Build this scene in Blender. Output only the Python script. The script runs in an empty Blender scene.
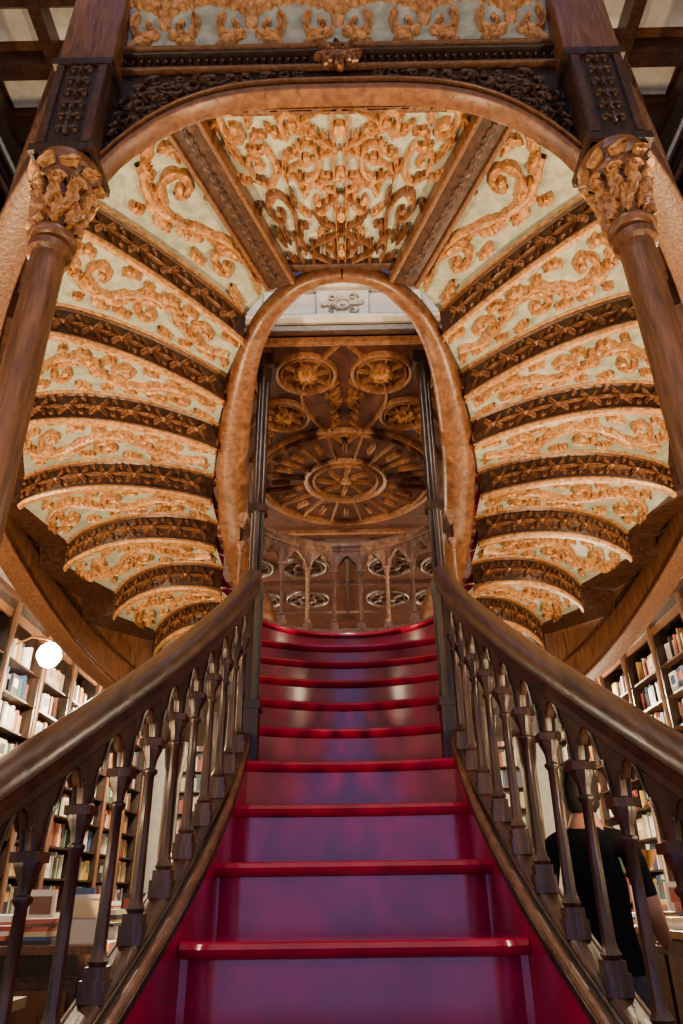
import bpy, math, random
from mathutils import Vector, Matrix
random.seed(7)
ZF=-1.28
PI=math.pi
# ---------------------------------------------------------------- materials
def newmat(name):
    m=bpy.data.materials.new(name); m.use_nodes=True
    nt=m.node_tree; b=nt.nodes['Principled BSDF']; return m,nt,b
def setv(b,k,v):
    if k in b.inputs: b.inputs[k].default_value=v
def noisy(name,c1,c2,rough=.45,scale=(8,8,8),nscale=3.0,bump=.15,detail=6,coat=0,metal=0,bdist=.01,spec=.5,pos=(.35,.7)):
    m,nt,b=newmat(name); N=nt.nodes; L=nt.links
    tc=N.new('ShaderNodeTexCoord'); mp=N.new('ShaderNodeMapping'); mp.inputs['Scale'].default_value=scale
    nz=N.new('ShaderNodeTexNoise'); nz.inputs['Scale'].default_value=nscale; nz.inputs['Detail'].default_value=detail
    nz.inputs['Distortion'].default_value=.6
    cr=N.new('ShaderNodeValToRGB'); cr.color_ramp.elements[0].position=pos[0]; cr.color_ramp.elements[1].position=pos[1]
    cr.color_ramp.elements[0].color=(*c1,1); cr.color_ramp.elements[1].color=(*c2,1)
    L.new(tc.outputs['Object'],mp.inputs['Vector']); L.new(mp.outputs['Vector'],nz.inputs['Vector'])
    L.new(nz.outputs['Fac'],cr.inputs['Fac']); L.new(cr.outputs['Color'],b.inputs['Base Color'])
    bp=N.new('ShaderNodeBump'); bp.inputs['Strength'].default_value=bump; bp.inputs['Distance'].default_value=bdist
    L.new(nz.outputs['Fac'],bp.inputs['Height']); L.new(bp.outputs['Normal'],b.inputs['Normal'])
    setv(b,'Roughness',rough); setv(b,'Metallic',metal); setv(b,'Coat Weight',coat); setv(b,'Coat Roughness',.15)
    setv(b,'Specular IOR Level',spec)
    return m
M={}
M['oak']=noisy('oak_wood',(.065,.024,.009),(.19,.080,.029),.38,(14,14,1.6),4,.3,pos=(.3,.72))
M['oakh']=noisy('oak_wood_stringer',(.075,.027,.009),(.215,.088,.031),.36,(6,6,6),4,.3,pos=(.3,.72))
M['dark']=noisy('dark_walnut_wood',(.010,.005,.003),(.040,.018,.010),.38,(9,9,1.6),4,.3)
M['rail']=noisy('handrail_wood',(.018,.008,.005),(.085,.036,.018),.34,(14,2,2),4,.3,coat=.08)
M['railpale']=noisy('landing_rail_wood',(.10,.052,.030),(.26,.14,.085),.45,(9,9,3),4,.3,spec=.3)
M['band']=noisy('carved_brown_wood',(.020,.0075,.0035),(.070,.026,.010),.42,(5,5,5),6,.4)
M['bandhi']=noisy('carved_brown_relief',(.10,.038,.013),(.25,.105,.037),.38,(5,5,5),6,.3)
M['gold']=noisy('gilded_carving',(.17,.062,.014),(.62,.31,.10),.34,(6,6,6),7,.5,pos=(.3,.68))
M['pale']=noisy('pale_celadon_paint',(.23,.26,.20),(.42,.44,.35),.6,(3,3,3),5,.25)
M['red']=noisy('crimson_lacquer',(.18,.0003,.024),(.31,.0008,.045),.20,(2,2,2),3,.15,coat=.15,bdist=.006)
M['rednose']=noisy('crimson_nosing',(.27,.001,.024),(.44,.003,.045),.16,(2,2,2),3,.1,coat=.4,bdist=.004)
M['ceil']=noisy('ceiling_dark_red_wood',(.024,.007,.004),(.070,.020,.010),.7,(3,3,3),5,.2,spec=.2)
M['ceilgold']=noisy('ceiling_gilded_rib',(.11,.042,.013),(.27,.115,.038),.55,(6,6,6),5,.25,spec=.3)
M['white']=noisy('cream_plaster',(.62,.60,.54),(.78,.76,.70),.7,(2,2,2),4,.1)
M['greywhite']=noisy('stone_relief',(.36,.34,.30),(.5,.48,.43),.7,(3,3,3),4,.1)
M['floor']=noisy('floor_boards',(.05,.02,.01),(.13,.06,.03),.4,(9,1,1),4,.15)
M['shirt']=noisy('black_cotton',(.004,.004,.006),(.010,.010,.013),.95,(8,8,8),9,.3,spec=.15)
M['tan']=noisy('beige_cotton',(.35,.26,.17),(.45,.34,.24),.9,(8,8,8),9,.3)
M['jeans']=noisy('blue_denim',(.012,.016,.03),(.03,.04,.07),.9,(8,8,8),9,.3)
M['skin']=noisy('skin',(.42,.20,.12),(.52,.27,.18),.5,(3,3,3),4,.05)
M['hair']=noisy('black_hair',(.004,.003,.002),(.012,.008,.006),.6,(30,30,4),8,.6,spec=.2)
M['eye']=noisy('eye',(.02,.015,.01),(.03,.02,.015),.2)
M['brass']=noisy('brass',(.5,.3,.1),(.6,.38,.15),.3,metal=.9)
def booksmat():
    m,nt,b=newmat('book_covers'); a=nt.nodes.new('ShaderNodeAttribute'); a.attribute_name='Col'
    nt.links.new(a.outputs['Color'],b.inputs['Base Color']); setv(b,'Roughness',.5); return m
M['books']=booksmat()
def emis(name,c,s):
    m,nt,b=newmat(name); setv(b,'Base Color',(*c,1)); setv(b,'Emission Color',(*c,1)); setv(b,'Emission Strength',s); return m
M['bulb']=emis('lamp_glass',(1,.86,.66),90)
M['bulb2']=emis('fill_lamp_glass',(1,.80,.55),10)

# ---------------------------------------------------------------- mesh builder
class MB:
    def __init__(s): s.v=[];s.f=[];s.m=[];s.mats=[];s.c=[];s.usec=False
    def mi(s,k):
        if k not in s.mats: s.mats.append(k)
        return s.mats.index(k)
    def add(s,vs,fs,mat,col=None):
        o=len(s.v); s.v+= [tuple(v) for v in vs]; i=s.mi(mat)
        for f in fs: s.f.append(tuple(a+o for a in f)); s.m.append(i); s.c.append(col or (1,1,1))
        if col: s.usec=True
    def obj(s,name,parent=None,angle=.7):
        me=bpy.data.meshes.new(name); me.from_pydata(s.v,[],s.f)
        for k in s.mats: me.materials.append(M[k])
        for p,i in zip(me.polygons,s.m): p.material_index=i; p.use_smooth=True
        if s.usec:
            ca=me.color_attributes.new('Col','FLOAT_COLOR','CORNER')
            for p,c in zip(me.polygons,s.c):
                for li in p.loop_indices: ca.data[li].color=(*c,1)
        me.set_sharp_from_angle(angle=angle)
        o=bpy.data.objects.new(name,me); bpy.context.scene.collection.objects.link(o)
        if parent: o.parent=parent
        return o
def empty(name,loc=(0,0,0)):
    e=bpy.data.objects.new(name,None); e.empty_display_size=.2; e.location=loc
    bpy.context.scene.collection.objects.link(e); return e
BF=[(0,1,3,2),(4,6,7,5),(0,4,5,1),(2,3,7,6),(0,2,6,4),(1,5,7,3)]
def box(mb,x0,x1,y0,y1,z0,z1,mat,col=None,rot=0,cen=None):
    vs=[(x,y,z) for x in(x0,x1) for y in(y0,y1) for z in(z0,z1)]
    if rot:
        cx,cy=cen or ((x0+x1)/2,(y0+y1)/2); c,s=math.cos(rot),math.sin(rot)
        vs=[(cx+(x-cx)*c-(y-cy)*s,cy+(x-cx)*s+(y-cy)*c,z) for x,y,z in vs]
    mb.add(vs,BF,mat,col)
def lathe(mb,x,y,prof,mat,seg=16,z0=0,rot=0):
    vs=[];fs=[]
    for r,z in prof:
        for j in range(seg):
            a=2*PI*j/seg+rot; vs.append((x+r*math.cos(a),y+r*math.sin(a),z0+z))
    for i in range(len(prof)-1):
        for j in range(seg):
            k=(j+1)%seg; fs.append((i*seg+j,i*seg+k,(i+1)*seg+k,(i+1)*seg+j))
    fs.append(tuple(range(seg))[::-1]); fs.append(tuple((len(prof)-1)*seg+j for j in range(seg)))
    mb.add(vs,fs,mat)
def cr(pts,n=8):
    P=[Vector(p) for p in pts]; P=[2*P[0]-P[1]]+P+[2*P[-1]-P[-2]]; out=[]
    for i in range(1,len(P)-2):
        a,b,c,d=P[i-1:i+3]
        for j in range(n):
            t=j/n; out.append(.5*((2*b)+(c-a)*t+(2*a-5*b+4*c-d)*t*t+(3*b-a-3*c+d)*t**3))
    out.append(P[-2]); return out
def sweep(mb,pts,secf,mat,up=Vector((0,0,1)),cap=True,plumb=True):
    n=len(pts); vs=[];fs=[]; P=[Vector(p) for p in pts]; k=0
    for i in range(n):
        t=(P[min(i+1,n-1)]-P[max(i-1,0)]).normalized()
        side=t.cross(up)
        if side.length<1e-4: side=Vector((1,0,0))
        side.normalize(); u2=up if plumb else side.cross(t).normalized()
        sec=secf(i,i/(n-1)); k=len(sec)
        for a,b in sec: vs.append(P[i]+side*a+u2*b)
    for i in range(n-1):
        for j in range(k):
            l=(j+1)%k; fs.append((i*k+j,i*k+l,(i+1)*k+l,(i+1)*k+j))
    if cap: fs.append(tuple(range(k))[::-1]); fs.append(tuple((n-1)*k+j for j in range(k)))
    mb.add(vs,fs,mat)
def rsec(w,h,r=.3,n=3):
    r=min(w,h)*r; out=[]
    for cx,cy,a0 in((w/2-r,h/2-r,0),(-w/2+r,h/2-r,PI/2),(-w/2+r,-h/2+r,PI),(w/2-r,-h/2+r,1.5*PI)):
        for j in range(n+1):
            a=a0+PI/2*j/n; out.append((cx+r*math.cos(a),cy+r*math.sin(a)))
    return out
def tube(mb,pts,r,mat,seg=8,up=Vector((0,0,1)),r2=None):
    rf=(lambda s:r+(r2-r)*s) if r2 is not None else (lambda s:r)
    sweep(mb,pts,lambda i,s:[(rf(s)*math.cos(2*PI*j/seg),rf(s)*math.sin(2*PI*j/seg)) for j in range(seg)],mat,up=up,plumb=False)
def interp(x,tab):
    if x<=tab[0][0]: return tab[0][1]
    for (a,b),(c,d) in zip(tab,tab[1:]):
        if x<=c:
            t=(x-a)/(c-a); return b+(d-b)*t
    return tab[-1][1]
def sm(x,tab,e=.12):
    return (interp(x-e,tab)+2*interp(x,tab)+interp(x+e,tab))/4
# ---------------------------------------------------------------- relief ornaments
CS=[(-1,0),(-.66,.95),(-.1,.45),(.1,.45),(.66,.95),(1,0)]
CR=[(-1,0),(-.6,.85),(0,1.1),(.6,.85),(1,0)]
def ribbon(mb,pts,ws,f,h,mat,cs=CR):
    n=len(pts); vs=[];fs=[]; k=len(cs)
    for i in range(n):
        a=pts[max(i-1,0)]; b=pts[min(i+1,n-1)]
        tx,ty=b[0]-a[0],b[1]-a[1]; l=math.hypot(tx,ty) or 1; nx,ny=-ty/l,tx/l
        for c,hh in cs: vs.append(f(pts[i][0]+nx*c*ws[i],pts[i][1]+ny*c*ws[i],hh*h))
    for i in range(n-1):
        for j in range(k-1): fs.append((i*k+j,i*k+j+1,(i+1)*k+j+1,(i+1)*k+j))
    mb.add(vs,fs,mat)
def S_spiral(cx,cy,r,a0,turns,d,w,n=18,end=.15):
    P=[];W=[]
    for i in range(n+1):
        s=i/n; rr=r*(1-s)+r*end*s; a=a0+d*2*PI*turns*s
        P.append((cx+rr*math.cos(a),cy+rr*math.sin(a))); W.append(w*(1-.45*s) if s<.9 else w*.9)
    return P,W,CR
def S_leaf(x,y,a,L,curv,w,n=16,lob=3):
    P=[];W=[]
    for i in range(n+1):
        s=i/n; P.append((x,y)); W.append(w*(math.sin(PI*min(1,s*.93+.07))**.7)*(.50+.62*abs(math.sin(lob*PI*s+.3)))+.0005)
        aa=a+curv*s; x+=L/n*math.cos(aa); y+=L/n*math.sin(aa)
    return P,W,CS
def S_disc(cx,cy,r,n=8):
    P=[];W=[]
    for i in range(n+1):
        t=-1+2*i/n; P.append((cx+t*r,cy)); W.append(r*math.sqrt(max(0,1-t*t))+.0003)
    return P,W,CR
def S_line(P,w): return P,[w]*len(P),CR
def S_ring(cx,cy,r,w,n=28,ry=None):
    ry=ry or r
    return [(cx+r*math.cos(2*PI*i/n),cy+ry*math.sin(2*PI*i/n)) for i in range(n+1)],[w]*(n+1),CR
def frieze(L,W,seed=0,flip=1):
    rnd=random.Random(seed); m=max(2,round(L/(.85*W))); out=[]
    amp=.2*W*flip; n=10*m; hl=L/m
    vine=[(L*i/n,amp*math.sin(PI*m*i/n)) for i in range(n+1)]
    out.append((vine,[.050*W*(1+.35*math.sin(i*1.9)) for i in range(n+1)],CR))
    for j in range(m):
        uc=(j+.5)*hl; sg=(1 if j%2==0 else -1)*flip
        P,Wd,_=S_spiral(uc+.02*W,-sg*.12*W,.24*W,sg*PI*.55,1.0,-sg,.06*W,n=26)
        Wd=[w*(.65+.75*abs(math.sin(i*.62))) for i,w in enumerate(Wd)]
        out.append((P,Wd,CS))
        out.append(S_disc(uc+.02*W,-sg*.12*W,.06*W))
        for (dx,dy,a,l,cv,w) in((-.1,.16,.35,.48,-1.5,.11),(.02,.2,2.4,.36,1.1,.09),(-.2,-.30,-2.4,.29,-1.0,.08),(.22,-.32,-.4,.28,1.5,.08),(.12,.30,.9,.20,-1.8,.06),(-.28,.10,2.9,.26,-1.4,.07),(.30,-.02,.5,.28,-1.7,.07)):
            out.append(S_leaf(uc+dx*W,sg*dy*W,sg*(a+rnd.uniform(-.25,.25)),l*W*rnd.uniform(.85,1.15),sg*cv,w*W,lob=rnd.choice((3,4))))
        out.append(S_leaf(uc+hl*.45,-sg*.05*W,-sg*1.0,.46*W,sg*1.8,.105*W,lob=4))
    return out
def bandmotif(L,W):
    m=max(2,round(L/(1.15*W))); out=[]
    for j in range(m):
        uc=(j+.5)*L/m; h=L/m
        out.append(S_disc(uc,0,.11*W))
        for a in(.6,PI-.6,PI+.6,-.6): out.append(S_leaf(uc+.1*W*math.cos(a),.08*W*math.sin(a),a,.40*W,(.7 if a in(.6,PI+.6) else -.7),.085*W,n=10,lob=2))
        out.append(S_leaf(uc+.15*W,0,0,h-.3*W,0,.05*W,n=8,lob=1))
        out.append(S_disc(uc+h/2,.0,.06*W))
        for sg in(-1,1): out.append(S_spiral(uc+h/2,sg*.26*W,.10*W,0,.9,sg,.03*W,n=10))
    return out
def put(mb,strokes,f,h,mat):
    for P,W,cs in strokes: ribbon(mb,P,W,f,h,mat,cs)
def mir(s):
    P,W,c=s; return [s,([(-x,y) for x,y in P],W,c)]

# ================================================================= STAIR LOWER FLIGHT
R=.26;H=.17;Y0=1.86;Z0=-.09
WT=[(.0,.70),(.3,.62),(1.0,.50),(1.6,.42),(1.86,.38),(2.1,.362),(2.6,.36),(2.9,.39),(3.15,.42),(3.4,.455),(3.94,.515),(6,.6)]
BT=[(.0,.93),(.4,.84),(.7,.76),(1.0,.66),(1.3,.58),(1.6,.51),(1.86,.458),(2.3,.405),(2.7,.385),(2.9,.41),(3.4,.475),(3.94,.535),(6,.6)]
def nl(y): return min(Z0+(y-Y0)*H/R,1.27)
def conc(n): return interp(n,[(-7,0),(1,0),(3,.06),(5,.15),(8,.16)])
def flare(y): return interp(y,[(0,.06),(1.6,.035),(1.9,.02),(2.3,0)])
stair=empty('grand_staircase')
mb=MB()
for n in range(-6,9):
    yn=Y0+n*R; zn=Z0+n*H; cv=conc(n); NX=28
    last=(n==8)
    prof=[(.030,-H),(.030,-.036),(.012,-.032),(.001,-.024),(-.005,-.014),(-.001,-.004),(.010,0),(.03,.0005),(.45 if not last else .9,.0)]
    vs=[]
    for i in range(NX+1):
        q=-1+2*i/NX
        w=sm(yn,WT)+.01
        off=cv*(.5-q*q)
        if n<=2: off+= .10*max(0,abs(q)-.88)*2
        for dy,dz in prof: vs.append((q*w,yn+off+dy,zn+dz))
    k=len(prof)
    for j in range(k-1):
        fs=[(i*k+j,i*k+j+1,(i+1)*k+j+1,(i+1)*k+j) for i in range(NX)]
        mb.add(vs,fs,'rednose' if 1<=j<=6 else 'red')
    if n<=2:
        w=sm(yn,WT)+.012+flare(yn)+.03
        box(mb,-w,w,yn+.045,yn+R+.05,zn-H,zn-.002,'red')
mb.obj('steps',stair)
mb=MB()
for sx in(-1,1):
    ys=[.2+i*.1 for i in range(38)]
    vs=[];fs=[]
    for y in ys:
        a=sm(y,WT)-.006+flare(y); b=sm(y,BT)+.04; z=nl(y)+.045
        for p in[(a,z-.45),(a,z-.03),(a,z-.01),(a+.008,z),(b-.012,z+.0),(b,z-.012),(b,z-.05),(b-.015,z-.065),(b-.015,z-.2),(b,z-.215),(b,z-.26),(b-.02,z-.28),(b-.02,z-.45)]:
            vs.append((sx*p[0],y,p[1]))
    k=13
    for j in range(k-1):
        fs=[(i*k+j,i*k+j+1,(i+1)*k+j+1,(i+1)*k+j) for i in range(len(ys)-1)]
        mb.add(vs,fs,'red' if j==0 else 'dark')
    P=[(sx*(sm(y,BT)+.038),y,nl(y)+.03) for y in ys]
    tube(mb,P,.013,'oak')
    P=[(sx*(sm(y,WT)+.004+flare(y)),y,nl(y)+.045) for y in ys]
    tube(mb,P,.011,'oakh')
    P=[(sx*(sm(y,WT)+.03+flare(y)),y,nl(y)+.048) for y in ys]
    tube(mb,P,.006,'rail')
    vs=[]
    for y in ys: 
        b=sm(y,BT)+.015
        vs+= [(sx*b,y,max(ZF,nl(y)-.2)),(sx*b,y,ZF)]
    fs=[(2*i,2*i+1,2*i+3,2*i+2) for i in range(len(ys)-1)]
    mb.add(vs,fs,'dark')
    for y in [1.2+.3*i for i in range(9)]:
        b=sm(y,BT)+.02; box(mb,sx*b-.02,sx*b+.02,y-.025,y+.025,ZF,nl(y)-.25,'band')
mb.obj('stringers',stair)
mb=MB()
box(mb,-.62,.62,4.16,5.9,1.10,1.262,'dark')
box(mb,-.98,.98,4.45,5.9,1.10,1.262,'dark')
box(mb,-1.6,1.6,5.2,6.15,1.10,1.262,'dark')
for x,y in((-.9,5.0),(.9,5.0),(-1.4,6.0),(1.4,6.0)):
    lathe(mb,x,y,[(.09,0),(.09,.1),(.06,.14),(.055,2.1),(.08,2.2),(.1,2.38)],'dark',12,ZF)
mb.obj('landing',stair)

# ================================================================= BALUSTRADES
def baluster(mb,x,y,z0,z1,mat='rail',r=.019,rot=0,seg=8):
    h=z1-z0
    box(mb,x-r*1.35,x+r*1.35,y-r*1.35,y+r*1.35,z0,z0+h*.09,mat,rot=rot,cen=(x,y))
    box(mb,x-r*1.1,x+r*1.1,y-r*1.1,y+r*1.1,z0+h*.09,z0+h*.14,mat,rot=rot,cen=(x,y))
    lathe(mb,x,y,[(r*.9,.14*h),(r*1.15,.16*h),(r*.8,.19*h),(r*.72,.22*h),(r*.66,.5*h),(r*.60,.80*h),(r*.95,.82*h),(r*.95,.835*h),(r*.65,.845*h),(r*.78,.89*h),(r*1.3,.94*h),(r*1.35,.96*h)],mat,seg,z0)
    box(mb,x-r*1.35,x+r*1.35,y-r*1.35,y+r*1.35,z0+h*.96,z1,mat,rot=rot,cen=(x,y))
def tracery(mb,A,B,sa,sb,ta,tb,mat='rail',t=.022,m=.07,cusp=.20,tr=.0045):
    A=Vector((*A,0));B=Vector((*B,0)); d=B-A; nn=Vector((d.y,-d.x,0)).normalized()*t/2
    N=16; front=[];back=[]; arch=[]
    for i in range(N+1):
        s=m+(1-2*m)*i/N; u=1-abs(2*i/N-1)
        g=.78*math.sqrt(max(0,u*(2-u)))+.22*u**2
        g-=cusp*math.exp(-((u-.42)/.10)**2)
        p=A.lerp(B,s); zs=sa+(sb-sa)*s; zt=ta+(tb-ta)*s
        za=zs+(zt-zs-.012)*max(0,g); arch.append(Vector((p.x,p.y,za)))
        for L,o in((front,nn),(back,-nn)): L.append((p.x+o.x,p.y+o.y,za)); L.append((p.x+o.x,p.y+o.y,zt))
    for L,o in((front,nn),(back,-nn)):
        L=[(A.x+o.x,A.y+o.y,sa),(A.x+o.x,A.y+o.y,ta)]+L+[(B.x+o.x,B.y+o.y,sb),(B.x+o.x,B.y+o.y,tb)]
        fs=[(2*i,2*i+1,2*i+3,2*i+2) for i in range(N+2)]
        mb.add(L,fs,mat)
    vs=[]
    for i in range(N+1): vs+=[front[2*i],back[2*i]]
    mb.add(vs,[(2*i,2*i+1,2*i+3,2*i+2) for i in range(N)],mat)
    tube(mb,[a+nn*1.1 for a in arch],tr,mat,5,up=nn.normalized()); tube(mb,[a-nn*1.1 for a in arch],tr,mat,5,up=nn.normalized())
def railprof(w=.085,h=.075):
    return [(w*.30,-h*.5),(w*.34,-h*.2),(w*.5,-h*.05),(w*.5,h*.2),(w*.36,h*.42),(w*.15,h*.5),(-w*.15,h*.5),(-w*.36,h*.42),(-w*.5,h*.2),(-w*.5,-h*.05),(-w*.34,-h*.2),(-w*.30,-h*.5)]
for sx in(-1,1):
    E=empty('stair_balustrade')
    mb=MB()
    ys=[.15+.08*i for i in range(33)]
    P=[(sx*sm(y,BT),y,nl(y)+.645+ (.035*math.exp(-((y-2.74)/.10)**2))) for y in ys]
    sweep(mb,P,lambda i,s:railprof(.088,.08),'rail')
    mb.obj('handrail',E)
    mb=MB()
    P2=[(p[0],p[1],p[2]-.05) for p in P]
    sweep(mb,P2,lambda i,s:rsec(.04,.04,.2,1),'rail')
    P3=[(sx*sm(y,BT),y,nl(y)+.052) for y in ys]
    sweep(mb,P3,lambda i,s:rsec(.055,.025,.3,1),'rail')
    yy=.31; prev=None
    while yy<2.68:
        x=sx*sm(yy,BT); zb=nl(yy)+.05; zt=nl(yy)+.475
        baluster(mb,x,yy,zb,zt)
        if prev: tracery(mb,prev[:2],(x,yy),prev[2],zt,prev[2]+.125,zt+.125)
        prev=(x,yy,zt); yy+=.134
    mb.obj('balusters',E)
    mb=MB(); x=sx*.388; y=2.76
    box(mb,x-.045,x+.045,y-.045,y+.045,.20,.62,'dark')
    box(mb,x-.052,x+.052,y-.052,y+.052,.62,.65,'dark')
    for dx in(-.025,.025):
        for dy in(-.025,.025): lathe(mb,x+dx,y+dy,[(.017,0),(.02,.02),(.015,.05),(.015,.42),(.02,.44),(.02,.48)],'dark',8,.65)
    box(mb,x-.03,x+.03,y-.03,y+.03,.62,1.12,'dark')
    mb.obj('newel_post',E)
    mb=MB()
    P=[(sx*(sm(y,BT)+.01),y,nl(y)+.20) for y in [2.8+.1*i for i in range(12)]]
    sweep(mb,P,lambda i,s:rsec(.05,.30,.1,1),'dark')
    mb.obj('guard_panel',E)
for sx in(-1,1):
    mb=MB(); x=sx*.545;y=3.92
    box(mb,x-.05,x+.05,y-.05,y+.05,1.1,1.45,'dark')
    for dx,dy in((-.024,0),(.024,0),(0,-.024),(0,.024)):
        lathe(mb,x+dx,y+dy,[(.024,0),(.027,.03),(.018,.06),(.018,.62),(.028,.64),(.028,.68),(.018,.70),(.018,1.62),(.026,1.66),(.03,1.72),(.03,1.84)],'dark',10,1.45)
    box(mb,x-.055,x+.055,y-.055,y+.055,2.08,2.13,'dark')
    box(mb,x-.07,x+.07,y-.07,y+.07,3.2,3.298,'dark')
    mb.obj('clustered_post')
mb=MB()
def lb(s,k=1.0):
    a=s*1.12; return (.66*k*math.sin(a)/math.sin(1.12),4.06+.48*(math.cos(a)-math.cos(1.12))/(1-math.cos(1.12)))
n=40
P=[(*lb(-1+2*i/n),2.13) for i in range(n+1)]
sweep(mb,P,lambda i,s:railprof(.075,.075),'railpale')
sweep(mb,[(p[0],p[1],2.085) for p in P],lambda i,s:rsec(.035,.04,.2,1),'railpale')
sweep(mb,[(p[0],p[1],1.51) for p in P],lambda i,s:rsec(.06,.03,.3,1),'railpale')
sweep(mb,[(p[0],p[1],1.375) for p in P],lambda i,s:rsec(.05,.22,.1,1),'red')
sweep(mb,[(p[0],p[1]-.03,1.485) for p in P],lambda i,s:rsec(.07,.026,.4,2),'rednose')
prev=None; nb=9
for i in range(nb+1):
    s=-1+2*i/nb; x,y=lb(s); baluster(mb,x,y,1.52,1.955,'railpale',.020)
    if prev: tracery(mb,prev,(x,y),1.95,1.95,2.075,2.075,'railpale',t=.03,m=.09,cusp=.10,tr=.008)
    prev=(x,y)
mb.obj('landing_balustrade')

# ================================================================= UPPER FLIGHTS
IN=[(-.34,2.92),(-.58,3.22),(-.74,3.57),(-.817,3.83),(-.893,4.17),(-.91,4.50),(-.92,4.88),(-.87,5.12),(-.76,5.26)]
OU=[(-.70,1.93),(-1.25,2.42),(-1.60,2.93),(-1.93,3.52),(-2.17,4.17),(-2.06,4.80),(-1.84,5.36),(-1.60,5.76),(-1.15,5.98)]
BU=[0,.05,.11,.17,.22,.27,.30,.28,.2]
ZT=3.05; ST=.18; LIP=.045
def edge(k,s):
    a=Vector(IN[k]);b=Vector(OU[k]); p=a.lerp(b,s)
    p.y-=BU[k]*math.sin(PI*s)**.75
    return p
for sx in(-1,1):
    fl=empty('curved_upper_flight')
    mbb=MB(); mbo=MB()
    def XY(p): return (p.x*(-sx),p.y)
    NS=24
    for k in range(0,8):
        z=ZT-ST*k
        vs=[];fs=[];vt=[]
        for i in range(NS+1):
            s=i/NS; a=edge(k,s); b=edge(k+1,s)
            for j in range(4):
                p=a.lerp(b,j/3); vs.append((*XY(p),z)); vt.append((*XY(p),z+.10))
        for i in range(NS):
            for j in range(3): fs.append((i*4+j,i*4+j+1,(i+1)*4+j+1,(i+1)*4+j))
        mbb.add(vs,fs,'pale'); mbb.add(vt,fs,'red')
        Lm=((edge(k,0)+edge(k+1,0))/2-(edge(k,1)+edge(k+1,1))/2).length
        Wm=(edge(k,.55)-edge(k+1,.55)).length*.92
        def fs_(u,v,h,k=k,z=z,Lm=Lm,Wm=Wm):
            s=.04+.92*u/Lm; s=min(max(s,.01),.99); q=.48+v/Wm*.86; q=min(max(q,.08),.93)
            p=edge(k,s).lerp(edge(k+1,s),q); return (*XY(p),z-h-.001)
        put(mbo,frieze(Lm,Wm,k+3,1 if k%2 else -1),fs_,.040,'gold')
        for q,mt,rr in((.035,'gold',.010),(.965,'gold',.010),(.075,'oak',.006)):
            pts=[(*XY(edge(k,s/NS).lerp(edge(k+1,s/NS),q)),z-.004) for s in range(NS+1)]
            tube(mbo,pts,rr,mt,6)
        e=k+1
        vs=[]; zl=z-ST-LIP
        pr=[(z,0),(z-.014,.012),(z-.026,0),(zl+.040,0),(zl+.032,.018),(zl+.016,.026),(zl,.018),(zl,-.02),(z-ST,-.02)]
        for i in range(NS+1):
            p=edge(e,i/NS)
            for zz,o in pr: vs.append((*XY(Vector((p.x,p.y-o))),zz))
        kk=len(pr)
        for j in range(kk-1):
            fs=[(i*kk+j,i*kk+j+1,(i+1)*kk+j+1,(i+1)*kk+j) for i in range(NS)]
            mbb.add(vs,fs,'band' if j in(2,) else ('gold' if j in(4,5,6) else 'oak'))
        mbb.add([(*XY(edge(e,i/NS)+Vector((0,.03))),zz) for i in range(NS+1) for zz in(z+.1,z-ST+.1)],[(2*i,2*i+1,2*i+3,2*i+2) for i in range(NS)],'red')
        Lf=sum((edge(e,(i+1)/10)-edge(e,i/10)).length for i in range(10))
        def ff(u,v,h,e=e,z=z,Lf=Lf):
            s=min(max(.02+.96*u/Lf,0),1); p=edge(e,s); return (*XY(Vector((p.x,p.y-h-.001))),z-(ST+LIP-.014)*.5+v)
        put(mbo,bandmotif(Lf,(ST+LIP)*.74),ff,.022,'bandhi')
    mbb.obj('stepped_soffit',fl); mbo.obj('carved_ornament',fl)
    mb=MB()
    a=edge(0,0);b=edge(0,1)
    d=(b-a).normalized(); nn=Vector((-d.y,d.x))
    for off,wd,mt in((0,.13,'band'),(-.075,.022,'oak'),(.075,.022,'oak')):
        pts=[(*XY(a.lerp(b,i/6)+nn*off),ZT-.04) for i in range(7)]
        sweep(mb,pts,lambda i,s,wd=wd:rsec(wd,.09 if wd>.05 else .11,.2,2),mt)
    LL=(b-a).length
    def frib(u,v,h):
        p=a+d*u+nn*v; return (*XY(p),ZT-.086-h)
    put(mb,[S_leaf(.04+.105*i,0,0,.11,0,.024,lob=2) for i in range(10)]+[S_disc(.04+.105*i,0,.014) for i in range(10)],frib,.012,'band')
    OS=[(-1.06,1.90,3.00),(-1.30,2.10,2.95),(-1.56,2.38,2.88),(-1.88,2.85,2.75),(-2.18,3.42,2.58),(-2.38,4.1,2.40),(-2.36,4.75,2.18),(-2.22,5.4,1.92),(-2.0,5.88,1.70),(-1.65,6.1,1.5),(-1.2,6.15,1.3)]
    pts=cr([(x*-sx,y,z) for x,y,z in OS],6)
    sweep(mb,pts,lambda i,s:rsec(.14,.26,.3,3),'oak')
    sweep(mb,[p+Vector((0,0,-.13)) for p in pts],lambda i,s:rsec(.17,.03,.4,2),'oak')
    sweep(mb,[p+Vector((0,0,.32)) for p in pts],lambda i,s:rsec(.06,.42,.1,1),'oak')
    sweep(mb,[p+Vector((0,0,.54)) for p in pts],lambda i,s:rsec(.12,.04,.4,2),'oak')
    def near(p): return min(pts,key=lambda q:(q.x-XY(p)[0])**2+(q.y-p.y)**2)
    for k in range(0,8):
        z=ZT-ST*k; a=edge(k,1);b=edge(k+1,1)
        A=near(a);B=near(b)
        mb.add([(*XY(a),z),(*XY(b),z),(B.x,B.y,z+.01),(A.x,A.y,z+.01)],[(0,1,2,3)],'band')
        mb.add([(*XY(b),z),(B.x,B.y,z),(B.x,B.y,z-ST),(*XY(b),z-ST)],[(0,1,2,3)],'band')
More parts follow.
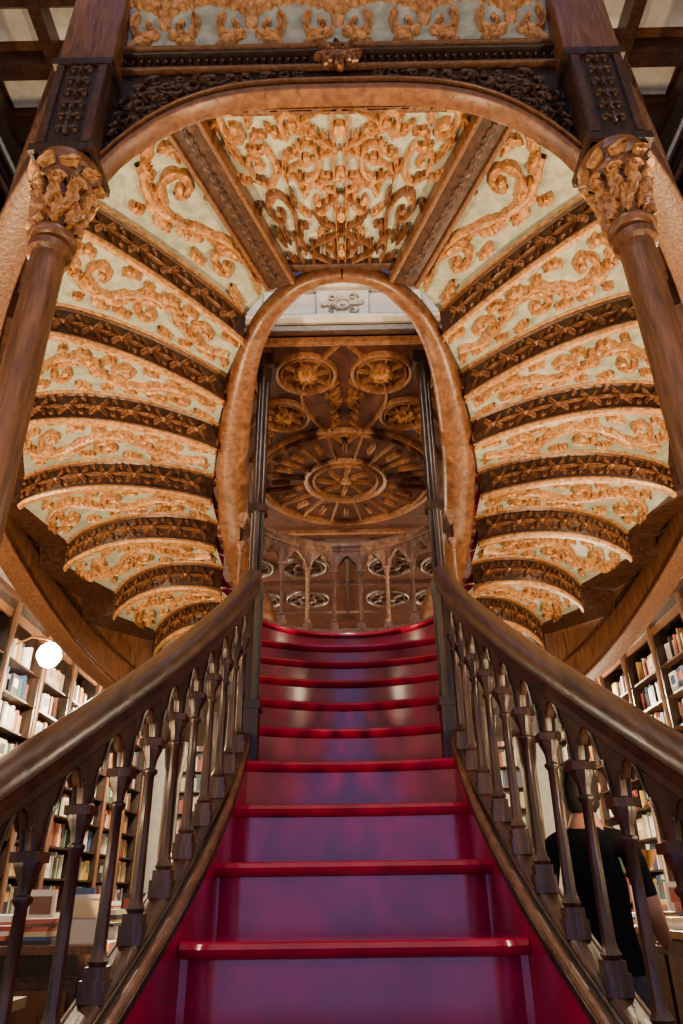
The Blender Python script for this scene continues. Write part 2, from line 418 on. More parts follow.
    HP=[(0,2.865,3.005,.07,.10),(-.15,2.895,3.005,.075,.10),(-.29,2.985,3.0,.09,.11),(-.468,3.20,2.97,.12,.12),(-.60,3.45,2.83,.15,.15),(-.72,3.9,2.60,.20,.18),(-.757,4.2,2.40,.21,.19),(-.762,4.55,2.2,.205,.19),(-.727,4.88,2.02,.19,.2),(-.65,4.98,1.85,.16,.2),(-.58,4.98,1.6,.12,.2),(-.57,4.95,1.3,.12,.2)]
    pp=cr([(x*-sx,y,z) for x,y,z,_,_ in HP],6)
    ww=cr([(w,h,0) for *_,w,h in HP],6)
    # keep the crown horizontal at the centre line
    pp[0]=Vector((0,2.865,3.005))
    sweep(mb,pp,lambda i,s:rsec(ww[i].x,ww[i].y,.35,3),'oakh',plumb=False)
    mb.obj('stringers',fl)
    mb=MB()
    rp=[p+Vector((0,0,1.08)) for p in pts]
    sweep(mb,rp,lambda i,s:railprof(.09,.08),'rail')
    acc=0; prev=None; last=pts[0]
    for p in pts:
        acc+=(p-last).length; last=p
        if acc>=.10:
            acc=0; baluster(mb,p.x,p.y,p.z+.55,p.z+.92,'rail',.019)
            if prev is not None: tracery(mb,(prev.x,prev.y),(p.x,p.y),prev.z+.92,p.z+.92,prev.z+1.05,p.z+1.05,'rail')
            prev=p
    mb.obj('outer_balustrade',fl)

# ---------------- central top panel
top=empty('carved_top_landing')
mb=MB()
def cp(u,v):
    hw=.335+(.70-.335)*v; y=2.86-(2.86-1.93)*v
    return (u*hw,y)
vs=[];fs=[]
for i in range(9):
    for j in range(5):
        x,y=cp(-1+i/4,j/4); vs.append((x,y,ZT+.0))
for i in range(8):
    for j in range(4): fs.append((i*5+j,i*5+j+1,(i+1)*5+j+1,(i+1)*5+j))
mb.add(vs,fs,'pale')
mb.add([(-.95,1.90,ZT+.14),(.95,1.90,ZT+.14),(1.1,2.4,ZT+.14),(.36,2.9,ZT+.14),(-.36,2.9,ZT+.14),(-1.1,2.4,ZT+.14)],[(0,1,2,3,4,5)],'red')
for s in(-1,1): mb.add([(s*1.06,1.86,ZT+.003),(s*.69,1.86,ZT+.003),(s*.69,1.98,ZT+.003),(s*1.27,2.44,ZT+.003)],[(0,1,2,3)],'pale')
def fc(u,v,h):
    x,y=cp(max(-.97,min(.97,u)),max(.02,min(.98,v))); return (x,y,ZT-h-.001)
st=[];stl=[]
for vv,uu,r,d,a0 in((.14,.52,.15,1,2.6),(.20,.14,.09,-1,1.2),(.40,.64,.16,-1,-2.4),(.46,.22,.13,1,0.3),(.68,.66,.15,1,2.2),(.72,.26,.12,-1,-1.2),(.88,.72,.10,-1,2),(.90,.32,.09,1,-1)):
    T=stl if vv<.45 else st  # lower scrolls go brown instead of gold, shade put into the colour
    T+=mir(S_spiral(uu,vv,r,a0,1.2,d,.026,n=24))
    T+=mir(S_disc(uu,vv,.03))
    for a in(.4,1.7,3.0,4.4,5.6): T+=mir(S_leaf(uu+r*.9*math.cos(a),vv+r*.9*math.sin(a),a+.6*d,.15,1.3*d,.030,lob=3))
for k in range(4):
    o=k*.25
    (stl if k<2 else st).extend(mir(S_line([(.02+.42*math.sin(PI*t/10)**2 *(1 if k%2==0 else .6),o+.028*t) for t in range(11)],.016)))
for t in(-1,1):
    st.append(S_line([(t*.05,.0),(t*.055,.5),(t*.05,1.0)],.014))
for vv in(.12,.37,.62,.87): st.append(S_disc(0,vv,.05)); 
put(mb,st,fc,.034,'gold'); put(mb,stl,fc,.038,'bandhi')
for u in(-.985,.985): tube(mb,[(*cp(u,v/4),ZT-.01) for v in range(5)],.018,'oak')
sweep(mb,[(*cp(u/4,.03),ZT-.02) for u in range(-4,5)],lambda i,s:rsec(.06,.05,.3,2),'band'); tube(mb,[(*cp(u/4,.97),ZT-.01) for u in range(-4,5)],.02,'oak')
mb.obj('central_soffit',top)

# ---------------- front arch
mb=MB()
YF=1.80
def archz(x):
    ax=abs(x)/.93
    return 2.955-.46*(ax**3.6)
xs=[-.93+1.86*i/40 for i in range(41)]
vs=[];fs=[]
for x in xs: vs+=[(x,YF+.02,archz(x)+.015),(x,YF+.02,3.25)]
fs=[(2*i,2*i+1,2*i+3,2*i+2) for i in range(40)]
mb.add(vs,fs,'dark')
mb.add([(x,y+.06,z) for x,y,z in vs],fs,'oak')
mb.add([(x,YF+.02+d_,archz(x)+.015) for x in xs for d_ in(0,.06)],fs,'oak')
sweep(mb,[(x,YF+.04,archz(x)) for x in xs],lambda i,s:rsec(.085,.045,.3,2),'oakh',up=Vector((0,0,1)),plumb=True)
sweep(mb,[(x,YF-.0,archz(x)+.038) for x in xs],lambda i,s:rsec(.026,.014,.4,2),'oak')
def bar(x0,x1,y,z,w,h,mat): 
    sweep(mb,[(x0+(x1-x0)*i/4,y,z) for i in range(5)],lambda i,s:rsec(w,h,.3,2),mat)
bar(-.93,.93,YF+.005,3.09,.03,.018,'oak')
bar(-.93,.93,YF+.005,3.185,.05,.016,'dark')
bar(-.96,.96,YF-.005,3.208,.05,.018,'oak')
def ffront(u,v,h): return (u,YF+.018-h,v)
st=[]
for i in range(9):
    x=.16+.075*i; zc=(archz(x)+.06+3.08)/2; hh=(3.08-archz(x)-.06)
    if hh>.035:
        r=min(.05,hh*.42); st+=mir(S_spiral(x,zc,r,1+i,1.1,1 if i%2 else -1,.009,n=16)); st+=mir(S_leaf(x,zc,i*1.3,r*1.7,1.0,.014))
for i in range(5):
    x=.66+.055*i
    for q in range(3): 
        zc=archz(x)+.10+q*.10
        if zc<3.04: st+=mir(S_spiral(x,zc,.042,2+i+q,1.2,1,.008,n=14)); st+=mir(S_leaf(x,zc,i+q,.08,1.0,.012))
put(mb,st,ffront,.016,'band')
st=[]
for i in range(26):
    x=.03+.035*i; st+=mir(S_leaf(x,3.112,.9,.07,.8,.011,n=8,lob=2)); st+=mir(S_disc(x+.01,3.165,.008,6))
put(mb,st,ffront,.014,'band')
st=[S_disc(0,3.13,.035)]
for a in range(8): st.append(S_leaf(.02*math.cos(a*PI/4),3.13+.02*math.sin(a*PI/4),a*PI/4,.085,.4,.022))
put(mb,st,lambda u,v,h:(u,YF-.01-h,v),.03,'bandhi')
vs=[];fs=[]; NC=8
def cove(x,t):
    a=t*PI/2; return (x,1.81-.45*(1-math.cos(a)),3.205+.66*math.sin(a))
for i in range(21):
    for j in range(NC+1): vs.append(cove(-.93+1.86*i/20,j/NC))
for i in range(20):
    for j in range(NC): fs.append((i*(NC+1)+j,i*(NC+1)+j+1,(i+1)*(NC+1)+j+1,(i+1)*(NC+1)+j))
mb.add(vs,fs,'pale')
def fcv(u,v,h):
    x,y,z=cove(u,min(1,max(0,v/.8))); return (x,y-h,z)
st=[]
for c in(-.76,-.38,0,.38,.76):
    st+= [S_disc(c,.15,.028),S_leaf(c,.16,PI/2,.24,0,.05,lob=3)]
    for sg in(-1,1):
        P,Wd,_=S_spiral(c+sg*.085,.13,.065,PI/2-sg*.5,.9,-sg,.016,n=22); st.append((P,[w*(.6+.8*abs(math.sin(i*.7))) for i,w in enumerate(Wd)],CS))
        st.append(S_leaf(c+sg*.02,.20,PI/2-sg*.7,.19,-sg*1.4,.036,lob=4)); st.append(S_leaf(c+sg*.02,.10,-sg*.3 if sg>0 else PI+.3,.16,-sg*.6,.028,lob=4))
put(mb,st,fcv,.028,'gold')
bar(-.93,.93,1.34,3.9,.08,.06,'oak')
mb.obj('entrance_arch',top)

# ---------------- columns + piers
for sx in(-1,1):
    C=empty('carved_column'); X=sx*1.03; Yc=1.80
    mb=MB()
    lathe(mb,X,Yc,[(.12,0),(.12,.14),(.10,.18),(.085,.22),(.09,.26),(.066,.30),(.062,1.6),(.058,3.26),(.075,3.27),(.075,3.30)],'oak',24,ZF)
    mb.obj('shaft',C)
    mb=MB()
    zc=2.04
    lathe(mb,X,Yc,[(.062,0),(.08,.012),(.085,.025),(.08,.04),(.064,.05),(.068,.12),(.078,.19),(.082,.20),(.072,.215),(.082,.25),(.092,.27),(.108,.285),(.108,.30),(.095,.31),(.105,.335),(.12,.35),(.12,.39)],'oakh',28,zc)
    def cyl(u,v,h,r0=None):
        r=interp(v,[(0,.066),(.12,.068),(.20,.076),(.28,.094),(.36,.118)])+h; a=u/.085; return (X+r*math.cos(a),Yc+r*math.sin(a),zc+v)
    st=[]
    nL=9
    for i in range(nL):
        u=i*2*PI*.085/nL; w=2*PI*.085/nL
        st.append(S_leaf(u,.055,PI/2-.5,.12,.9,.026,lob=3)); st.append(S_leaf(u+w/2,.12,PI/2-.6,.15,1.2,.027,lob=3))
        st.append(S_spiral(u,.24,.024,0,1.2,1,.008)); st.append(S_leaf(u,.31,.3,.055,.8,.016,n=8,lob=2))
    put(mb,st,cyl,.030,'gold')
    mb.obj('capital',C)
    mb=MB()
    box(mb,X-.105,X+.105,Yc-.09,Yc+.09,2.43,3.0,'dark')
    for z in(2.45,2.985): box(mb,X-.12,X+.12,Yc-.105,Yc+.105,z-.02,z+.02,'dark')
    for x in(-.085,.085): box(mb,X+x-.015,X+x+.015,Yc-.102,Yc-.09,2.48,2.96,'band')
    st=[]
    for i in range(6):
        z=2.53+.075*i; st+=[S_leaf(X,z,PI/2,.09,0,.016),S_spiral(X-.03,z+.03,.022,0,1,1,.006),S_spiral(X+.03,z+.03,.022,PI,1,-1,.006)]
    put(mb,st,lambda u,v,h:(u,Yc-.091-h,v),.012,'band')
    box(mb,X-.11,X+.11,Yc-.09,Yc+.09,3.0,4.3,'oak')
    mb.obj('pier',C)

# ================================================================= GALLERY / ROOM
ZG=3.30
mb=MB()
g=empty('gallery_ceiling')
box(mb,-3.75,3.75,3.69,14,ZG,ZG+.18,'ceil')
def fg(u,v,h): return (u,v,ZG-h-.001)
def rosette(x,y,r):
    o=[S_ring(x,y,r,.018),S_ring(x,y,r*.84,.008),S_ring(x,y,r*.40,.009,16)]
    for i in range(8):
        a=i*PI/4+.2; o.append(S_line([(x+r*q*math.cos(a),y+r*q*math.sin(a)) for q in(.42,.62,.82)],.007))
    return o
def smallros(x,y,r):
    o=[S_disc(x,y,r*.28)]
    for i in range(8):
        a=i*PI/4; o.append(S_leaf(x+r*.1*math.cos(a),y+r*.1*math.sin(a),a,r*.8,0,r*.2,lob=1,n=6))
    return o
for yb in(0,3.1,6.2):
    st=[];st2=[]
    if yb==0:
        for(x,y,r,b) in((.27,4.08,.21,.085),(.47,4.58,.19,.085),(.80,4.2,.21,.08),(1.0,4.9,.2,.08)):
            st+= sum([mir(s) for s in rosette(x,y+yb,r)],[]); st2+=sum([mir(s) for s in smallros(x,y+yb,b)],[])
        cx,cy=0,5.6+yb
        st+=[S_ring(cx,cy,.82,.020,48),S_ring(cx,cy,.76,.008,48),S_ring(cx,cy,.36,.022,32),S_ring(cx,cy,.29,.010,28)]
        for i in range(16):
            a=i*PI/8+PI/16; st.append(S_line([(cx+r*math.cos(a),cy+r*math.sin(a)) for r in(.37,.56,.75)],.009))
            a=i*PI/8; st.append(S_leaf(cx+.50*math.cos(a),cy+.50*math.sin(a),a,.17,0,.026,lob=2,n=10))
            if i%2==0: st.append(S_leaf(cx+.07*math.cos(a),cy+.07*math.sin(a),a,.20,.6,.022,lob=2,n=8))
        st.append(S_disc(cx,cy,.05))
        st+=mir(S_line([(.02+.30*math.sin(PI*t/12),3.75+yb+.10*t) for t in range(13)],.014))
        st+=mir(S_line([(.92-.30*math.sin(PI*t/12),3.75+yb+.10*t) for t in range(13)],.014))
        for t in range(6): st+=mir(S_leaf(.03,4.15+.10*t+yb,.5,.15,1.2,.022)); 
        for t in range(5): st+=mir(S_leaf(.62+.02*t,4.75+.1*t+yb,2.2-t*.3,.16,-1.2,.022))
        for t in range(4): st+=mir(S_leaf(.06+.03*t,4.32+yb,1.2+.5*t,.13,1.0,.018))
        for i in range(7):
            st+=mir(S_spiral(1.25,3.9+yb+.42*i,.13,i,1.1,1 if i%2 else -1,.02)); st+=mir(S_leaf(1.25,3.9+yb+.42*i,i*1.1,.22,1,.035))
    else:
        for y in(4.4,5.4): 
            for x in(.5,1.1): st+= sum([mir(s) for s in rosette(x,y+yb,.26)],[])
        for yy in(3.95,4.9,5.9): st.append(S_line([(-1.5,yy+yb),(0,yy+yb),(1.5,yy+yb)],.03))
        st+=mir(S_line([(.0,3.9+yb),(.0,6.2+yb)],.02))
    for yy in(3.74,6.62): st.append(S_line([(-3.7,yy+yb),(0,yy+yb),(3.7,yy+yb)],.035))
    put(mb,st,fg,.035,'ceilgold' if yb==0 else 'band'); put(mb,st2,fg,.06,'gold' if yb==0 else 'bandhi')
st=[]
for x in(1.5,2.4,3.5): st+=mir(S_line([(x,3.7),(x,8),(x,14)],.035))
put(mb,st,fg,.035,'ceilgold')
mb.obj('ceiling_panels',g)
mb=MB()
box(mb,-3.75,3.75,3.64,3.72,ZG,ZG+.05,'band')
box(mb,-3.75,3.75,3.65,3.78,ZG+.06,ZG+.42,'white')
for z in(.075,.40): box(mb,-3.75,3.75,3.60,3.80,ZG+z,ZG+z+.03,'white')
st=[S_ring(0,ZG+.24,.05,.010,16),S_disc(0,ZG+.24,.02)]
for sg in(-1,1): st+=[S_leaf(sg*.05,ZG+.24,0 if sg>0 else PI,.10,.4,.03),S_spiral(sg*.07,ZG+.30,.035,0,1,sg,.009),S_spiral(sg*.07,ZG+.18,.035,0,1,-sg,.009)]
for i in range(1,9):
    st+=mir(S_line([(.18+.36*(i-1),ZG+.14),(.46+.36*(i-1),ZG+.14),(.46+.36*(i-1),ZG+.35),(.18+.36*(i-1),ZG+.35),(.18+.36*(i-1),ZG+.14)],.008))
put(mb,st,lambda u,v,h:(u,3.648-h,v),.014,'greywhite')
mb.obj('gallery_fascia',g)
for sx in(-1,1):
    mb=MB()
    box(mb,*sorted((sx*2.75,sx*3.75)),-3,3.6,ZG,ZG+.18,'ceil')
    box(mb,*sorted((sx*2.70,sx*2.76)),-3,3.6,ZG-.05,ZG+.35,'oak')
    yy=-2.9
    while yy<3.6:
        baluster(mb,sx*2.73,yy,ZG+.35,ZG+.95,'rail',.022); yy+=.16
    box(mb,*sorted((sx*2.68,sx*2.78)),-3,3.6,ZG+.95,ZG+1.03,'rail')
    mb.obj('side_gallery')
mb=MB(); box(mb,-3.9,3.9,-3.2,14.2,ZF-.1,ZF,'floor'); mb.obj('floor')
mb=MB(); box(mb,-3.9,-3.78,-3.2,14.2,ZF,7.8,'white'); mb.obj('wall_left')
mb=MB(); box(mb,3.78,3.9,-3.2,14.2,ZF,7.8,'white'); mb.obj('wall_right')
mb=MB(); box(mb,-3.78,3.78,14,14.12,ZF,7.8,'white'); mb.obj('wall_back')
mb=MB()
box(mb,-3.78,-1.3,-3.2,-3.08,ZF,7.8,'white');box(mb,1.3,3.78,-3.2,-3.08,ZF,7.8,'white');box(mb,-1.3,1.3,-3.2,-3.08,3.6,7.8,'white')
for x in(-1.27,-.45,.45,1.27): box(mb,x-.04,x+.04,-3.18,-3.1,ZF,3.6,'dark')
for z in(1.2,2.4): box(mb,-1.3,1.3,-3.17,-3.11,z-.03,z+.03,'dark')
mb.obj('wall_front')
mb=MB()
box(mb,-3.9,-2.0,-3.2,14.2,7.8,7.95,'oak');box(mb,2.0,3.9,-3.2,14.2,7.8,7.95,'oak')
box(mb,-2.0,2.0,-3.2,-1.5,7.8,7.95,'white');box(mb,-2,2,9,14.2,7.8,7.95,'white')
for s in(-1,1):
    for i in range(24):
        y=-2.6+.7*i; box(mb,*sorted((s*2.05,s*3.8)),y-.08,y+.08,7.55,7.8,'band')
        box(mb,*sorted((s*2.2,s*3.6)),y+.2,y+.5,7.76,7.79,'white')
    for x in(2.05,2.9,3.7): box(mb,*sorted((s*(x-.06),s*(x+.06))),-3.1,14,7.5,7.75,'band')
mb.obj('ceiling')
mb=MB()
for i in range(9): x=-2+.5*i; box(mb,x-.03,x+.03,-1.5,9,7.82,7.9,'dark')
for i in range(22): y=-1.5+.5*i; box(mb,-2,2,y-.03,y+.03,7.81,7.88,'dark')
mb.obj('window_skylight')

# ================================================================= BOOKCASES
PAL=[(.55,.5,.42),(.7,.66,.58),(.35,.06,.04),(.05,.10,.22),(.5,.3,.08),(.75,.72,.68),(.08,.16,.10),(.18,.08,.05),(.6,.45,.25),(.8,.78,.75),(.03,.03,.04),(.45,.12,.08)]
def bookcase(sx,xw,y0,y1,z0,z1,bay=.95,sh=.33,depth=.32):
    E=empty('bookcase'); mb=MB(); bk=MB()
    X=lambda a,b:sorted((sx*a,sx*b))
    box(mb,*X(xw-.02,xw),y0,y1,z0,z1,'dark')
    box(mb,*X(xw-depth-.04,xw),y0,y1,z1-.12,z1,'dark'); box(mb,*X(xw-depth-.08,xw),y0,y1,z1-.04,z1+.02,'band')
    box(mb,*X(xw-depth-.06,xw),y0,y1,z0,z0+.45,'dark')
    nb=max(1,round((y1-y0)/bay)); bw=(y1-y0)/nb
    for i in range(nb+1):
        y=y0+i*bw; box(mb,*X(xw-depth,xw),y-.02,y+.02,z0,z1,'dark')
        lathe(mb,sx*(xw-depth-.03),y,[(.045,0),(.045,.1),(.028,.14),(.025,(z1-z0)*.9),(.045,(z1-z0)*.95),(.045,(z1-z0))],'oak',8,z0)
    z=z0+.5; rows=[]
    while z+sh<z1-.1:
        box(mb,*X(xw-depth,xw-.02),y0,y1,z-.02,z,'band'); rows.append(z); z+=sh
    for i in range(nb):
        ya=y0+i*bw
        box(mb,*X(xw-depth-.02,xw-depth+.01),ya+.04,ya+bw-.04,z1-.2,z1-.12,'oak')
        for z in rows:
            y=ya+.03; 
            while y<ya+bw-.07:
                if random.random()<.06:
                    w=.16; hh=.23
                    if y+w<ya+bw-.03:
                        c=random.choice(PAL); box(bk,*X(xw-depth+.05,xw-depth+.08),y,y+w,z,z+hh,'books',c); box(bk,*X(xw-depth+.045,xw-depth+.05),y+.03,y+w-.03,z+.1,z+.19,'books',random.choice(PAL))
                    y+=w+.015; continue
                t=.018+random.random()*.03; hh=sh*(.6+.28*random.random()); d=.14+.06*random.random()
                c=random.choice(PAL); k=.7+.5*random.random(); c=tuple(min(.85,a*k) for a in c)
                box(bk,*X(xw-d-.06,xw-.03),y,y+t,z,z+hh,'books',c); y+=t+.0015
    mb.obj('case_frame',E); bk.obj('books',E)
for sx in(-1,1):
    bookcase(sx,3.77,1.5,12.5,ZF,2.75)
    bookcase(sx,3.77,-1,12,ZG+.2,6.6)
def backcase():
    E=empty('bookcase'); mb=MB(); bk=MB()
    box(mb,-3.3,3.3,13.7,13.98,ZF,ZF+.5,'dark')
    for i in range(8): x=-3.3+6.6*i/7; box(mb,x-.04,x+.04,13.62,13.98,ZF,2.9,'oak')
    for j in range(10):
        z=ZF+.5+.35*j; box(mb,-3.3,3.3,13.66,13.98,z-.02,z,'oak'); x=-3.28
        while x<3.2:
            t=.03+random.random()*.04; box(bk,x,x+t,13.75,13.95,z,z+.2+.1*random.random(),'books',random.choice(PAL)); x+=t+.004
    box(mb,-3.3,3.3,13.93,13.98,ZF,3.2,'dark')
    mb.obj('case_frame',E); bk.obj('books',E)
backcase()
def counter(x0,x1,y0,y1,top):
    E=empty('display_counter'); mb=MB(); bk=MB()
    box(mb,x0+.04,x1-.04,y0+.04,y1-.04,ZF,top-.04,'dark'); box(mb,x0,x1,y0,y1,top-.04,top,'oak'); box(mb,x0+.01,x1-.01,y0+.01,y1-.01,ZF,ZF+.1,'band')
    n=max(2,round((x1-x0)/.4))
    for i in range(n):
        a=x0+.06+(x1-x0-.12)*i/n; b=x0+.06+(x1-x0-.12)*(i+1)/n
        box(mb,a+.03,b-.03,y0+.02,y0+.04,ZF+.18,top-.14,'band'); box(mb,a+.07,b-.07,y0+.005,y0+.02,ZF+.24,top-.20,'oak')
    m=max(2,round((y1-y0)/.4))
    for xx in(x0,x1):
        for i in range(m):
            a=y0+.06+(y1-y0-.12)*i/m; b=y0+.06+(y1-y0-.12)*(i+1)/m; s=1 if xx==x1 else -1
            box(mb,*sorted((xx-s*.04,xx-s*.02)),a+.03,b-.03,ZF+.18,top-.14,'band')
    y=y0+.12
    while y<y1-.2:
        x=x0+.1
        while x<x1-.2:
            z=top; w=.13+.07*random.random(); d=.19+.05*random.random()
            if random.random()<.3:
                c=random.choice(PAL+[(.8,.78,.74)]*4)
                box(bk,x,x+w,y+.08,y+.11,z,z+d*1.15,'books',c); box(bk,x+.02,x+w-.02,y+.075,y+.08,z+d*.6,z+d,'books',random.choice(PAL))
            else:
                for q in range(random.randint(2,7)):
                    t=.015+.02*random.random(); c=random.choice(PAL+[(.8,.77,.72)]*3); r=random.uniform(-.15,.15)
                    box(bk,x,x+w,y,y+d,z,z+t,'books',c,rot=r); z+=t
            x+=w+.05
        y+=.3
    mb.obj('cabinet',E); bk.obj('book_stacks',E)
counter(-2.75,-1.35,4.4,6.2,-.22); counter(1.95,2.85,4.9,6.6,-.22)
counter(-2.8,-1.6,7.4,9.4,-.30); counter(1.6,2.8,8.2,9.8,-.30)
counter(-2.2,-1.45,2.6,3.8,-.38)

# ================================================================= PEOPLE
def person(name,x,y,rot,top,legs,hgt=1.76,armbend=0.0):
    E=empty(name,(x,y,ZF)); E.rotation_euler=(0,0,rot)
    k=hgt/1.76
    J={'pel':(0,0,.95,.145,.11),'wa':(0,-.005,1.08,.135,.10),'ch':(0,0,1.26,.165,.115),'sh':(0,.01,1.42,.12,.09),'nk':(0,.01,1.50,.056,.058),'nk2':(0,-.01,1.58,.055,.058)}
    E2=[('pel','wa'),('wa','ch'),('ch','sh'),('sh','nk'),('nk','nk2')]
    for s,n in((-1,'l'),(1,'r')):
        J['s'+n]=(s*.17,.01,1.415,.065,.062);J['e'+n]=(s*.225,.03,1.14,.046,.046);
        J['f'+n]=(s*.235,-.06-armbend*.12,.98+armbend*.10,.036,.036); J['w'+n]=(s*.23,-.10-armbend*.2,.90+armbend*.22,.027,.022)
        J['h'+n]=(s*.09,0,.88,.098,.10);J['k'+n]=(s*.10,-.02,.50,.062,.065);J['c'+n]=(s*.105,.01,.33,.056,.058);J['a'+n]=(s*.11,.02,.09,.042,.045);J['t'+n]=(s*.125,-.14,.035,.042,.032)
        E2+=[('sh','s'+n),('s'+n,'e'+n),('e'+n,'f'+n),('f'+n,'w'+n),('pel','h'+n),('h'+n,'k'+n),('k'+n,'c'+n),('c'+n,'a'+n),('a'+n,'t'+n)]
    names=list(J); me=bpy.data.meshes.new('b'); me.from_pydata([tuple(c*k for c in J[n][:3]) for n in names],[(names.index(a),names.index(b)) for a,b in E2],[])
    o=bpy.data.objects.new('tmp',me); bpy.context.scene.collection.objects.link(o)
    m=o.modifiers.new('s','SKIN'); m.use_smooth_shade=True
    for i,n in enumerate(names):
        sv=me.skin_vertices[0].data[i]; sv.radius=(J[n][3]*k,J[n][4]*k); sv.use_root=(n=='pel')
    ss=o.modifiers.new('ss','SUBSURF'); ss.levels=2; ss.render_levels=2
    dg=bpy.context.evaluated_depsgraph_get(); dg.update(); nm=bpy.data.meshes.new_from_object(o.evaluated_get(dg))
    bpy.data.objects.remove(o)
    for q in(top,legs,'skin','dark'): nm.materials.append(M[q])
    for p in nm.polygons:
        c=p.center/k; p.use_smooth=True
        if abs(c.x)>.175 and c.z<1.20 and c.z>.8: i=2
        elif c.z>1.475: i=2
        elif c.z>.93: i=0
        elif c.z>.10: i=1
        else: i=3
        p.material_index=i
    b=bpy.data.objects.new('body',nm); bpy.context.scene.collection.objects.link(b); b.parent=E
    mb=MB(); cz=1.65;seg=28;rg=20; vs=[];fs=[]
    for i in range(rg+1):
        ph=PI*i/rg
        for j in range(seg):
            th=2*PI*j/seg; nx=math.sin(ph)*math.cos(th); ny=math.sin(ph)*math.sin(th); nz=math.cos(ph)
            rx,ry,rz=.077,.097,.118
            if nz<0: rx*=1-.30*(-nz)**1.3; ry*=1-.12*(-nz)
            px,py,pz=nx*rx,ny*ry,nz*rz
            fr=max(0,-ny)
            py-= .024*math.exp(-((px/.012)**2+((pz+.012)/.022)**2))*(fr>.3)
            py+= .010*(math.exp(-(((abs(px)-.03)/.016)**2+((pz-.008)/.012)**2)))*(fr>.3)
            py-= .006*math.exp(-((px/.024)**2+((pz+.05)/.009)**2))*(fr>.3)
            py-= .008*math.exp(-((px/.03)**2+((pz+.09)/.02)**2))*(fr>.2)
            vs.append((px*k,(py-.01)*k,(pz+cz)*k))
    for i in range(rg):
        for j in range(seg):
            l=(j+1)%seg; fs.append((i*seg+j,(i+1)*seg+j,(i+1)*seg+l,i*seg+l))
    mb.add(vs,fs,'skin')
    hv=[];hf=[]
    for i in range(rg+1):
        ph=PI*i/rg
        for j in range(seg):
            th=2*PI*j/seg; nx=math.sin(ph)*math.cos(th); ny=math.sin(ph)*math.sin(th); nz=math.cos(ph)
            g=1.14+.03*math.sin(7*th+3*i)
            hv.append((nx*.080*g*k,(ny*.098*g-.004)*k,(nz*.119*g+cz+.004)*k))
    for i in range(rg):
        ph=PI*(i+.5)/rg
        for j in range(seg):
            th=2*PI*(j+.5)/seg; ny=math.sin(ph)*math.sin(th); nz=math.cos(ph)
            if nz> -.80+ (1.30 if ny<-.45 else (.55 if ny<-.1 else 0)):
                l=(j+1)%seg; hf.append((i*seg+j,(i+1)*seg+j,(i+1)*seg+l,i*seg+l))
    mb.add(hv,hf,'hair')
    for s in(-1,1):
        P=[Vector((s*.074,.0,cz+.02))*k,Vector((s*.086,.012,cz+.012))*k,Vector((s*.084,.012,cz-.01))*k,Vector((s*.074,.0,cz-.028))*k]
        tube(mb,cr(P,4),.010*k,'skin',8,up=Vector((0,1,0)))
        lathe(mb,s*.03*k,-.087*k,[(.001,-.009),(.009,-.005),(.011,0),(.009,.005),(.001,.009)],'eye',10,(cz+.008)*k)
    tube(mb,[Vector((-.022,-.098,cz-.05))*k,Vector((0,-.104,cz-.049))*k,Vector((.022,-.098,cz-.05))*k],.004,'band',6)
    mb.obj('head',E,1.2)
    mb=MB()
    for s,n in((-1,'l'),(1,'r')):
        w=Vector(J['w'+n][:3])*k; f=Vector(J['f'+n][:3])*k; d=(w-f).normalized(); side=Vector((0,-1,0)); side=(side-d*side.dot(d)).normalized(); inn=Vector((-s,0,0))
        pal=[w-d*.01,w+d*.03,w+d*.06,w+d*.095]
        sweep(mb,pal,lambda i,t:[(a*(.9+.35*min(t*2,1)),b) for a,b in rsec(.060,.028,.45,3)],'skin',up=inn,plumb=False)
        for q,(o,L) in enumerate(((-.030,.060),(-.010,.074),(.010,.080),(.030,.070))):
            b0=w+d*.09+side*o; P=[b0,b0+d*L*.45+inn*.006,b0+d*L*.75+inn*.020,b0+d*L*.92+inn*.038]
            tube(mb,P,.0088,'skin',8,up=Vector((0,1,.1)),r2=.0065)
        b0=w+d*.03+side*.028; tube(mb,[b0,b0+side*.02+d*.025+inn*.006,b0+side*.028+d*.05+inn*.012],.0105,'skin',8,up=Vector((1,0,.1)),r2=.008)
    mb.obj('hands',E,1.2)
    return E
person('man_in_black_tshirt',1.13,3.80,2.7,'shirt','jeans',1.84,.6)
person('man_in_beige_shirt',1.95,4.15,1.9,'tan','jeans',1.70,1.0)

# ================================================================= LAMPS
def light(name,loc,power,col,size,parent=None,typ='POINT',rot=None,spot=None):
    l=bpy.data.lights.new(name,typ); l.energy=power; l.color=col
    if typ in('POINT','SPOT'): l.shadow_soft_size=size
    if typ=='SPOT' and spot: l.spot_size=spot; l.spot_blend=.6
    o=bpy.data.objects.new(name,l); o.location=loc
    if rot: o.rotation_euler=rot
    bpy.context.scene.collection.objects.link(o)
    if parent: o.parent=parent
    return o
WARM=(1,.67,.36); WARM2=(1,.79,.52)
def aim(frm,to):
    return (Vector(to)-Vector(frm)).to_track_quat('-Z','Y').to_euler()
def uplight(x,y,z,to,power,col=WARM,spot=2.4,size=.04):
    E=empty('floor_uplight'); mb=MB()
    lathe(mb,x,y,[(.11,0),(.11,.02),(.02,.04),(.018,z-ZF-.16),(.05,z-ZF-.14),(.085,z-ZF-.05),(.08,z-ZF-.05),(.03,z-ZF-.12)],'brass',20,ZF)
    mb.obj('stand',E)
    light('lamp',(x,y,z),power,col,size,E,'SPOT',aim((x,y,z),to),spot)
for sx in(-1,1):
    uplight(sx*1.85,2.45,-.15,(sx*1.2,3.6,2.7),700,spot=1.9)
    uplight(sx*1.45,.9,.0,(sx*.7,2.2,3),130)
    uplight(sx*1.3,4.45,-.35,(sx*1.5,4.9,2.3),90)
